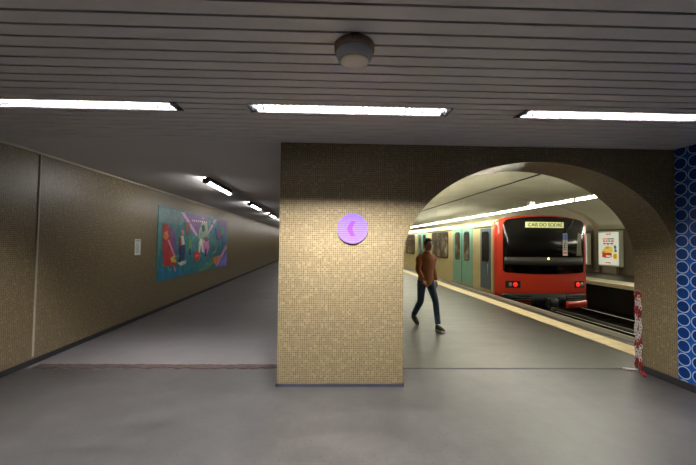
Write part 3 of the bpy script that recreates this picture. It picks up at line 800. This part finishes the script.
text_mesh('CAIS DO SODRÉ', .15, 7.19, 2.285, YF-.054, M['displaytext'], 'display_text', dsp, 1.16)
g = MB(); g.box(7.83, 7.85, -.05, .01, 2.20, 2.385, f=FF); g.build('display_edge', M['rubber'], train)
g = MB(); g.tube([FF(8.22,-.03,2.46), FF(8.08,-.05,2.28), FF(7.90,-.045,2.05)], .014, 6); g.tube([FF(7.96,-.03,2.2), FF(7.86,-.03,1.5)], .008, 6); g.build('wiper', M['darkgrey'], train)
lab = MB(); lab.box(7.82, 7.99, -.022, 0, 1.30, 2.02, 0, f=FF); lab.box(7.82, 7.99, -.024, 0, 1.80, 2.0, 1, f=FF); lab.box(7.83, 7.98, -.024, 0, 1.36, 1.42, 2, f=FF)
for k in range(4): lab.box(7.85, 7.96, -.024, 0, 1.48+k*.07, 1.51+k*.07, 3, f=FF)
lab.build('windscreen_sticker', [mat('st_w', srgb(196,186,176), .5), mat('st_b', srgb(92,112,176), .5), mat('st_p', srgb(214,110,118), .5), mat('st_g', srgb(120,112,110), .5)], train)
g = MB(); g.prism([(8.34,1.30),(8.55,1.30),(8.52,2.02),(8.40,2.06)], -.0165, 0, 'y', f=FF); g.build('cab_window', mat('cab_window_tint', srgb(92,86,56), .4), train)
g = MB(); g.lathe([(.03,-.03),(.03,0)], (7.31, yf(7.31), 1.20), 'y', 12); g.build('signal_lamp', M['led'], train)
for (x0, x1, xr, xg) in ((5.92, 6.38, 6.22, 6.06), (8.27, 8.63, 8.38, 8.53)):
    hb = MB(); hb.box(x0, x1, -.02, .02, .25, .475, f=FF); hb = hb.build('lamp_cluster', M['rubber'], train)
    g = MB(); g.lathe([(.03,-.045),(.065,-.03),(.07,-.018)], (xr, yf(xr), .36), 'y', 18); g.build('tail_lamp', M['lampred'], hb)
    g = MB(); g.lathe([(.03,-.04),(.06,-.03),(.066,-.018)], (xg, yf(xg), .36), 'y', 18); g.build('head_lamp', M['lampgrey'], hb)
# lower front: grilles, dark panel for the coupler recess shade, red skirts
for x0, x1, z0, z1 in ((5.80, 6.74, -.16, .075), (7.93, 8.70, -.17, .06)):
    gr = MB(); front_panel(gr, x0, x1, lambda x: z0, lambda x: z1, -.012, .05, 10); gr = gr.build('grille', M['rubber'], train)
    for k in range(3):
        g = MB(); z = z0+.03+k*(z1-z0-.03)/3; front_panel(g, x0+.03, x1-.03, lambda x: z, lambda x: z+.022, -.035, -.005, 8); g.build('grille_slat', M['darkgrey'], gr)
g = MB(); front_panel(g, 6.74, 7.93, lambda x: -.302, lambda x: .075, -.01, .3, 12); g.build('coupler_recess_shade', M['rubber'], train)  # black panel proud of the nose, painted shade in place of a notch
for x0, x1 in ((7.93, 8.76),):
    g = MB(); front_panel(g, x0, x1, lambda x: -.40, lambda x: -.17, -.022, .25, 10); g.build('front_skirt', M['red'], train)
cp = MB(); cp.bbox(7.2, 7.56, -.16, .1, -.34, -.06, .04, f=lambda x,y,z: (x, YF+y, z)); cp = cp.build('coupler', M['rubber'], train)
g = MB(); g.lathe([(.04,-.26),(.09,-.25),(.11,-.2),(.11,-.14)], (7.38, YF, -.15), 'y', 20); g.build('coupler_cone', M['darkgrey'], cp)
g = MB(); g.tube([(7.2,YF-.1,-.3),(7.22,YF-.2,-.42),(7.4,YF-.18,-.46),(7.6,YF-.05,-.32)], .022, 8); g.build('coupler_hose', M['rubber'], cp)
# side: doors, windows, cant rail
XS = CX-HW
def rrect(ya, yb, za, zb, r, n=5):
    p = []
    for cy, cz, a0 in ((yb-r,zb-r,0),(ya+r,zb-r,90),(ya+r,za+r,180),(yb-r,za+r,270)):
        for k in range(n+1):
            a = math.radians(a0+90*k/n); p.append((cy+r*math.cos(a), cz+r*math.sin(a)))
    return p
def pane(name, ya, yb, za, zb, r, m, parent, proud, deep=0.0, side=-1):
    xx = XS if side < 0 else CX+HW
    g = MB(); g.prism(rrect(ya, yb, za, zb, r), xx+side*proud, xx-side*.01+deep, 'x'); return g.build(name, m, parent)
def door_pair(yc):
    for s in (-1, 1):
        ya, yb = (yc-.90, yc-.012) if s < 0 else (yc+.012, yc+.90)
        g = MB(); g.bbox(XS-.018, XS+.02, ya, yb, .09, 2.30, .006); d = g.build('door', M['teal'], train)
        ym = (ya+yb)/2-.03*s
        pane('window_gasket', ym-.25, ym+.25, .99, 2.13, .12, M['rubber'], d, .022)
        pane('window_pane', ym-.215, ym+.215, 1.03, 2.09, .10, M['glowglass'], d, .026)
    g = MB(); g.box(XS-.024, XS+.01, yc-.014, yc+.014, .09, 2.30); g.build('door_seal', M['rubber'], train)
    g = MB(); g.box(XS-.03, XS+.02, yc-.95, yc+.95, .03, .085); g.build('door_sill', M['steel'], train)
def side_window(ya, yb):
    w = pane('window_frame', ya-.045, yb+.045, .975, 2.185, .13, M['rubber'], train, .012)
    pane('window_pane', ya, yb, 1.02, 2.14, .10, M['glowglass'], w, .018)
    g = MB(); g.box(XS-.024, XS, ya+.02, yb-.02, 1.80, 1.825); g.build('window_bar', M['rubber'], w)
for c in (12.72, 17.98, 23.24): door_pair(c)
for c in (30.4, 35.66, 40.92): door_pair(c)
for ya, yb in ((14.22,16.30),(19.48,21.56),(24.6,26.4),(28.0,29.2),(31.9,33.98),(37.16,39.24),(42.3,44.4)): side_window(ya, yb)
g = MB(); g.bbox(XS-.014, XS+.02, 10.50, 11.20, .12, 2.19, .006); cd = g.build('cab_door', M['tealdark'], train)
pane('window_pane', 10.60, 11.08, 1.05, 2.08, .08, M['screen'], cd, .022)
g = MB(); g.tube([(XS-.05,10.62,.62),(XS-.05,10.62,.98)], .012, 8); g.build('handle', M['steel'], cd)
for y0_, y1_ in ((10.36,26.98),(27.57,45.9)):
    g = MB(); g.prism([(XS-.022,2.25),(XS-.022,2.31),(XS+.012,2.40),(XS+.08,2.42),(XS+.08,2.25)], y0_, y1_, 'y'); g.build('cant_rail', M['cream'], train)
for a, b_ in ((10.5,11.7),(13.75,16.95),(19.0,22.2),(24.3,26.8)):
    g = MB(); g.box(XS-.012, XS+.01, a, b_, 2.21, 2.245); g.build('vent_slot', M['rubber'], train)
g = MB(); g.box(6.5, 7.92, 10.7, 45.8, -.9, -.29); g.build('underframe', M['rubber'], train)
for yw in (12.0, 14.1, 22.4, 24.5):
    for xw in (6.358, 8.058):
        g = MB(); g.lathe([(.30,-.065),(.3948,-.062),(.3948,-.035),(.395,-.03),(.395,.065),(.30,.067)], (xw, yw, -.654), 'x', 24); g.build('wheel', M['steel'], train)
# ------------------------------------------------------------------ person on the platform
def skin(verts, edges, root, levels=1):
    names = list(verts); ix = {n_: i for i, n_ in enumerate(names)}
    me = bpy.data.meshes.new('s'); me.from_pydata([verts[n_][0] for n_ in names], [(ix[a], ix[b]) for a, b in edges], [])
    o = bpy.data.objects.new('s', me); C.objects.link(o)
    md = o.modifiers.new('k', 'SKIN'); md.use_smooth_shade = True
    for n_ in names:
        sv = me.skin_vertices[0].data[ix[n_]]; r = verts[n_][1]
        sv.radius = r if isinstance(r, tuple) else (r, r); sv.use_root = (n_ == root)
    sb = o.modifiers.new('b', 'SUBSURF'); sb.levels = levels; sb.render_levels = levels
    dg = bpy.context.evaluated_depsgraph_get(); m2 = bpy.data.meshes.new_from_object(o.evaluated_get(dg))
    bm = bmesh.new(); bm.from_mesh(m2)
    bpy.data.objects.remove(o); bpy.data.meshes.remove(me); bpy.data.meshes.remove(m2)
    return bm
def fuse(g, name, m, parent, vox, smooth=4):
    o = g.build(name, m, parent)
    r = o.modifiers.new('r', 'REMESH'); r.mode = 'VOXEL'; r.voxel_size = vox; r.use_smooth_shade = True
    q = o.modifiers.new('s', 'SMOOTH'); q.factor = .5; q.iterations = smooth
    dg = bpy.context.evaluated_depsgraph_get(); me = bpy.data.meshes.new_from_object(o.evaluated_get(dg))
    o.modifiers.clear(); o.data = me
    for p in me.polygons: p.use_smooth = True
    return o
def torso(g, rings, n=24):
    rr = []
    for z, w_, d_, f_ in rings:
        rr.append(g.add([W(f_+d_*math.cos(2*math.pi*k/n), w_*math.sin(2*math.pi*k/n), z) for k in range(n)]))
    for a, b in zip(rr, rr[1:]):
        for k in range(n): g.face((a+k,a+(k+1)%n,b+(k+1)%n,b+k), 0, smooth=True)
    g.face([rr[0]+k for k in range(n)][::-1], 0); g.face([rr[-1]+k for k in range(n)], 0)
PERSON = (2.07, 6.35, 0); HEAD = math.atan2(-.97, .25)      # walking towards the hall, a little to the right
ca, sa = math.cos(HEAD), math.sin(HEAD)
def W(f, s, z): return (PERSON[0]+f*ca-s*sa, PERSON[1]+f*sa+s*ca, z)   # forward, to the left hand, up
LW3 = lambda x, y, z: W(x, y, z)
M['skin'] = mat('skin', srgb(190,140,110), .5); M['hair'] = mat('hair_dark', srgb(48,34,26), .6, bump=.4, bscale=120)
M['jacket'] = mat('jacket_rust', srgb(150,92,52), .8, noise=.15, nscale=9); M['jeans'] = mat('jeans_blue', srgb(58,74,104), .85, noise=.18, nscale=14)
M['shoe'] = mat('shoe_dark', srgb(58,52,50), .6); M['sole'] = mat('sole_pale', srgb(160,152,138), .6); M['eye'] = mat('eye', srgb(40,30,26), .2)
# joints (forward, left, up)
J = {'pelvis': (0,0,.93), 'waist': (.01,0,1.08), 'chest': (.03,0,1.28), 'neck': (.045,0,1.46), 'jaw': (.07,0,1.53),
     'shL': (.02,.165,1.375), 'elL': (-.10,.235,1.14), 'wrL': (-.02,.25,.90), 'shR': (.03,-.165,1.375), 'elR': (.10,-.235,1.14), 'wrR': (.26,-.22,.95),
     'hipL': (.0,.09,.90), 'knL': (.19,.095,.53), 'anL': (.29,.09,.10), 'hipR': (0,-.09,.90), 'knR': (-.04,-.095,.50), 'anR': (-.31,-.09,.17)}
P3 = {k: W(*v) for k, v in J.items()}
person = thing('person', PERSON, 'person in a rust jacket and blue jeans walking along the platform under the arch', 'person')
E_arm = [('chest','shL'),('shL','elL'),('elL','wrL'),('chest','shR'),('shR','elR'),('elR','wrR')]
E_leg = [('pelvis','hipL'),('hipL','knL'),('knL','anL'),('pelvis','hipR'),('hipR','knR'),('knR','anR')]
E_tor = [('pelvis','waist'),('waist','chest'),('chest','neck'),('neck','jaw')]
rad = {'pelvis':(.13,.10),'waist':(.115,.085),'chest':(.14,.095),'neck':.052,'jaw':.055,'shL':.055,'elL':.04,'wrL':.027,'shR':.055,'elR':.04,'wrR':.027,
       'hipL':.082,'knL':.055,'anL':.038,'hipR':.082,'knR':.055,'anR':.038}
g = MB(); g.bm(skin({k: (P3[k], rad[k]) for k in J}, E_tor+E_arm+E_leg, 'pelvis'), 0, smooth=True)
# head: ellipsoid with chin, brow, nose and ears
hc = (.085, 0, 1.625)
def headpt(a, e):
    x = .098*math.cos(e)*math.cos(a); y = .078*math.cos(e)*math.sin(a); z = .122*math.sin(e)
    fr = max(0, math.cos(a))*math.cos(e)
    if e < 0: y *= 1-.28*(-e/1.57); x += .012*fr*(-e)
    nose = math.exp(-((a/.18)**2))*math.exp(-(((e+.22)/.22)**2)); x += .026*nose
    socket = math.exp(-(((abs(a)-.42)/.18)**2))*math.exp(-(((e-.03)/.14)**2)); x -= .009*socket
    mouth = math.exp(-((a/.34)**2))*math.exp(-(((e+.66)/.07)**2)); x -= .005*mouth
    return W(hc[0]+x, hc[1]+y, hc[2]+z)
na, ne = 36, 26; rows = []
for j in range(1, ne):
    e = -math.pi/2+math.pi*j/ne; rows.append(g.add([headpt(-math.pi+2*math.pi*k/na, e) for k in range(na)]))
for a, b in zip(rows, rows[1:]):
    for k in range(na): g.face((a+k,a+(k+1)%na,b+(k+1)%na,b+k), 0, smooth=True)
g.face([rows[0]+k for k in range(na)][::-1], 0); g.face([rows[-1]+k for k in range(na)], 0)
for s in (-1, 1):
    bm = bmesh.new(); bmesh.ops.create_uvsphere(bm, u_segments=10, v_segments=8, radius=1)
    g.bm(bm, 0, f=lambda x, y, z, s=s: W(hc[0]-.005+.022*x, s*.078+.009*y, hc[2]-.01+.034*z), smooth=True)
# hands
def hand(w, d, s):
    d = Vector(d).normalized(); side = Vector((1,0,0)); side = (side-d*side.dot(d)).normalized(); pal = d.cross(side)
    w = Vector(w)
    def L(a, b, c): return W(*(w+d*a+side*b+pal*c*s))
    g.bm(skin({'w': (L(0,0,0), (.026,.02)), 'p': (L(.045,0,0), (.036,.016)), 'k': (L(.085,0,0), (.036,.014))}, [('w','p'),('p','k')], 'w'), 0, smooth=True)
    for i, (b_, ln) in enumerate(((.030,.070),(.010,.080),(-.010,.074),(-.029,.058))):
        g.bm(skin({'a': (L(.07,b_,0), .0095), 'b': (L(.085+ln*.35,b_,.004), .009), 'c': (L(.085+ln*.7,b_,.018), .0085), 'd': (L(.085+ln*.9,b_,.034), .007)}, [('a','b'),('b','c'),('c','d')], 'a'), 0, smooth=True)
    g.bm(skin({'a': (L(.025,.022,0), .012), 'b': (L(.05,.050,.012), .0105), 'c': (L(.085,.058,.022), .009)}, [('a','b'),('b','c')], 'a'), 0, smooth=True)
hand(J['wrL'], (.06,.01,-.22), 1); hand(J['wrR'], (.13,.02,-.16), -1)
for m_ in ('anL','anR'): pass
fuse(g, 'body', M['skin'], person, .005, 2)
for s in (-1, 1):
    g = MB(); bm = bmesh.new(); bmesh.ops.create_uvsphere(bm, u_segments=10, v_segments=8, radius=.009)
    g.bm(bm, 0, f=lambda x, y, z, s=s: W(hc[0]+.083+x, s*.034+y, hc[2]+.004+z), smooth=True); g.build('eye', M['eye'], person)
# hair: cap over the skull, open at the face
g = MB(); rows = []
ne2 = 12
for j in range(ne2+1):
    row = []
    for k in range(na):
        a = -math.pi+2*math.pi*k/na
        lowe = -.55 if abs(a) > 1.75 else (-.55+(1.75-abs(a))*1.0 if abs(a) > .7 else .55)
        e = lowe+(math.pi/2-.02-lowe)*j/ne2
        q = Vector(headpt(a, e)); c_ = Vector(W(*hc)); row.append(c_+(q-c_)*1.10+Vector((0,0,.004)))
    rows.append(g.add(row))
for a, b in zip(rows, rows[1:]):
    for k in range(na): g.face((a+k,a+(k+1)%na,b+(k+1)%na,b+k), 0, smooth=True)
g.face([rows[-1]+k for k in range(na)], 0)
inner = g.add([Vector(W(*hc))+(Vector(g.v[rows[0]+k])-Vector(W(*hc)))*.88 for k in range(na)])
for k in range(na): g.face((rows[0]+(k+1)%na, rows[0]+k, inner+k, inner+(k+1)%na), 0, smooth=True)
g.build('hair', M['hair'], person)
# clothes
jr = {'pelvis':.145,'waist':.132,'chest':.145,'neck':.066,'shL':.070,'elL':.058,'wrL':.042,'shR':.070,'elR':.058,'wrR':.042}
jv = {k: (P3[k], jr[k]) for k in jr}
jv['pelvis'] = (W(0,0,.93), .142); jv['hem'] = (W(0,0,.85), .138); jv['neck'] = (W(.04,0,1.445), .062)
def short(a, b, t): return tuple(Vector(P3[a]).lerp(Vector(P3[b]), t))
jv['wrL'] = (short('elL','wrL',.93), .040); jv['wrR'] = (short('elR','wrR',.93), .040)
def curve(pts, n=5):
    out = []
    for a, b, c in zip(pts, pts[1:], pts[2:]):
        pass
    P_ = [Vector(q) for q in pts]
    for i in range(len(P_)-1):
        p0 = P_[max(i-1,0)]; p1 = P_[i]; p2 = P_[i+1]; p3 = P_[min(i+2,len(P_)-1)]
        for k in range(n):
            t = k/n; out.append(.5*((2*p1)+(p2-p0)*t+(2*p0-5*p1+4*p2-p3)*t*t+(3*p1-p0-3*p2+p3)*t**3))
    return out+[P_[-1]]
def rads(rs, n=5):
    out = []
    for a, b in zip(rs, rs[1:]): out += [a+(b-a)*k/n for k in range(n)]
    return out+[rs[-1]]
g = MB()
torso(g, [(.835,.168,.122,0),(.88,.170,.124,0),(.98,.160,.118,.0),(1.10,.156,.114,.01),(1.22,.172,.122,.02),(1.32,.182,.122,.025),(1.385,.172,.108,.025),(1.43,.128,.09,.03),(1.46,.078,.072,.035),(1.492,.066,.064,.04)])
for s_, sh, el, wr in ((1,'shL','elL','wrL'),(-1,'shR','elR','wrR')):
    f0, s0_, z0_ = J[sh]
    pth = [W(f0, s0_*.72, z0_+.0), W(f0, s0_*1.06, z0_-.035), tuple(Vector(P3[sh]).lerp(Vector(P3[el]), .5)+Vector((0,0,-.005))), P3[el], short(el, wr, .5), short(el, wr, .95)]
    g.tube(curve(pth), rads([.062,.068,.058,.053,.047,.041]), 14)
fuse(g, 'jacket', M['jacket'], person, .011, 3)
tr = {'pelvis':.118,'hipL':.092,'knL':.074,'anL':.058,'hipR':.092,'knR':.074,'anR':.058}
tv = {k: (P3[k], tr[k]) for k in tr}
tv['anL'] = (short('knL','anL',.93), .058); tv['anR'] = (short('knR','anR',.93), .058)
g = MB()
torso(g, [(.80,.12,.095,0),(.85,.155,.112,0),(.92,.158,.112,0),(.98,.150,.108,0)])
for hp, kn, an in (('hipL','knL','anL'),('hipR','knR','anR')):
    top = tuple(Vector(P3[hp])+Vector((0,0,.03)))
    pth = [top, short(hp, kn, .2), short(hp, kn, .6), P3[kn], short(kn, an, .4), short(kn, an, .97)]
    g.tube(curve(pth), rads([.088,.088,.074,.062,.060,.052]), 16)
fuse(g, 'trousers', M['jeans'], person, .011, 3)
def shoe(an, pitch_, sole_off):
    """f forward from the heel; pitch_ lifts the heel"""
    cp_, sp_ = math.cos(pitch_), math.sin(pitch_)
    for name, m in (('shoe', M['shoe']), ('sole', M['sole'])):
        g = MB(); ns, nr = 12, 14; rings = []
        for i in range(ns+1):
            u = i/ns; x = -.07+.27*u
            w = .046*math.sqrt(max(.02, 1-((u-.5)/.5)**4))*(1+.12*math.sin(3.1*u))
            hgt = (.085 if u < .35 else .085-.045*(u-.35)/.65)*math.sqrt(max(.03, 1-max(0,(u-.75)/.25)**2.5))
            row = []
            for k in range(nr):
                a = 2*math.pi*k/nr; y = w*math.cos(a); z = max(0, math.sin(a))*hgt+.018 if name == 'shoe' else (.024 if math.sin(a) > 0 else 0)
                if name == 'sole': y *= 1.08
                fx = x*cp_+z*sp_; fz = -x*sp_+z*cp_
                row.append(W(an[0]+fx, an[1]+y, an[2]+sole_off+fz))
            rings.append(g.add(row))
        for a, b in zip(rings, rings[1:]):
            for k in range(nr): g.face((a+k,a+(k+1)%nr,b+(k+1)%nr,b+k), 0, smooth=True)
        g.face([rings[0]+k for k in range(nr)][::-1], 0); g.face([rings[-1]+k for k in range(nr)], 0)
        if name == 'shoe': par = g.build(name, m, person)
        else: g.build(name, m, par)
shoe((.29,.09,0), 0, .001)
shoe((-.31,-.09,.0), .50, .097)

# ------------------------------------------------------------------ world and view
w = bpy.data.worlds.new('world'); SC.world = w; w.use_nodes = True
w.node_tree.nodes['Background'].inputs[0].default_value = (.02,.02,.02,1); w.node_tree.nodes['Background'].inputs[1].default_value = .2
for o in bpy.data.objects:
    if '_w' in o.keys(): del o['_w']
SC.view_settings.view_transform = 'Standard'; SC.view_settings.look = 'None'
SC.view_settings.gamma = 1; SC.view_settings.use_curve_mapping = False; SC.view_settings.exposure = EXPOSURE
SC.cycles.use_denoising = True
SC.cycles.max_bounces = 10; SC.cycles.diffuse_bounces = 6; SC.cycles.sample_clamp_indirect = 6
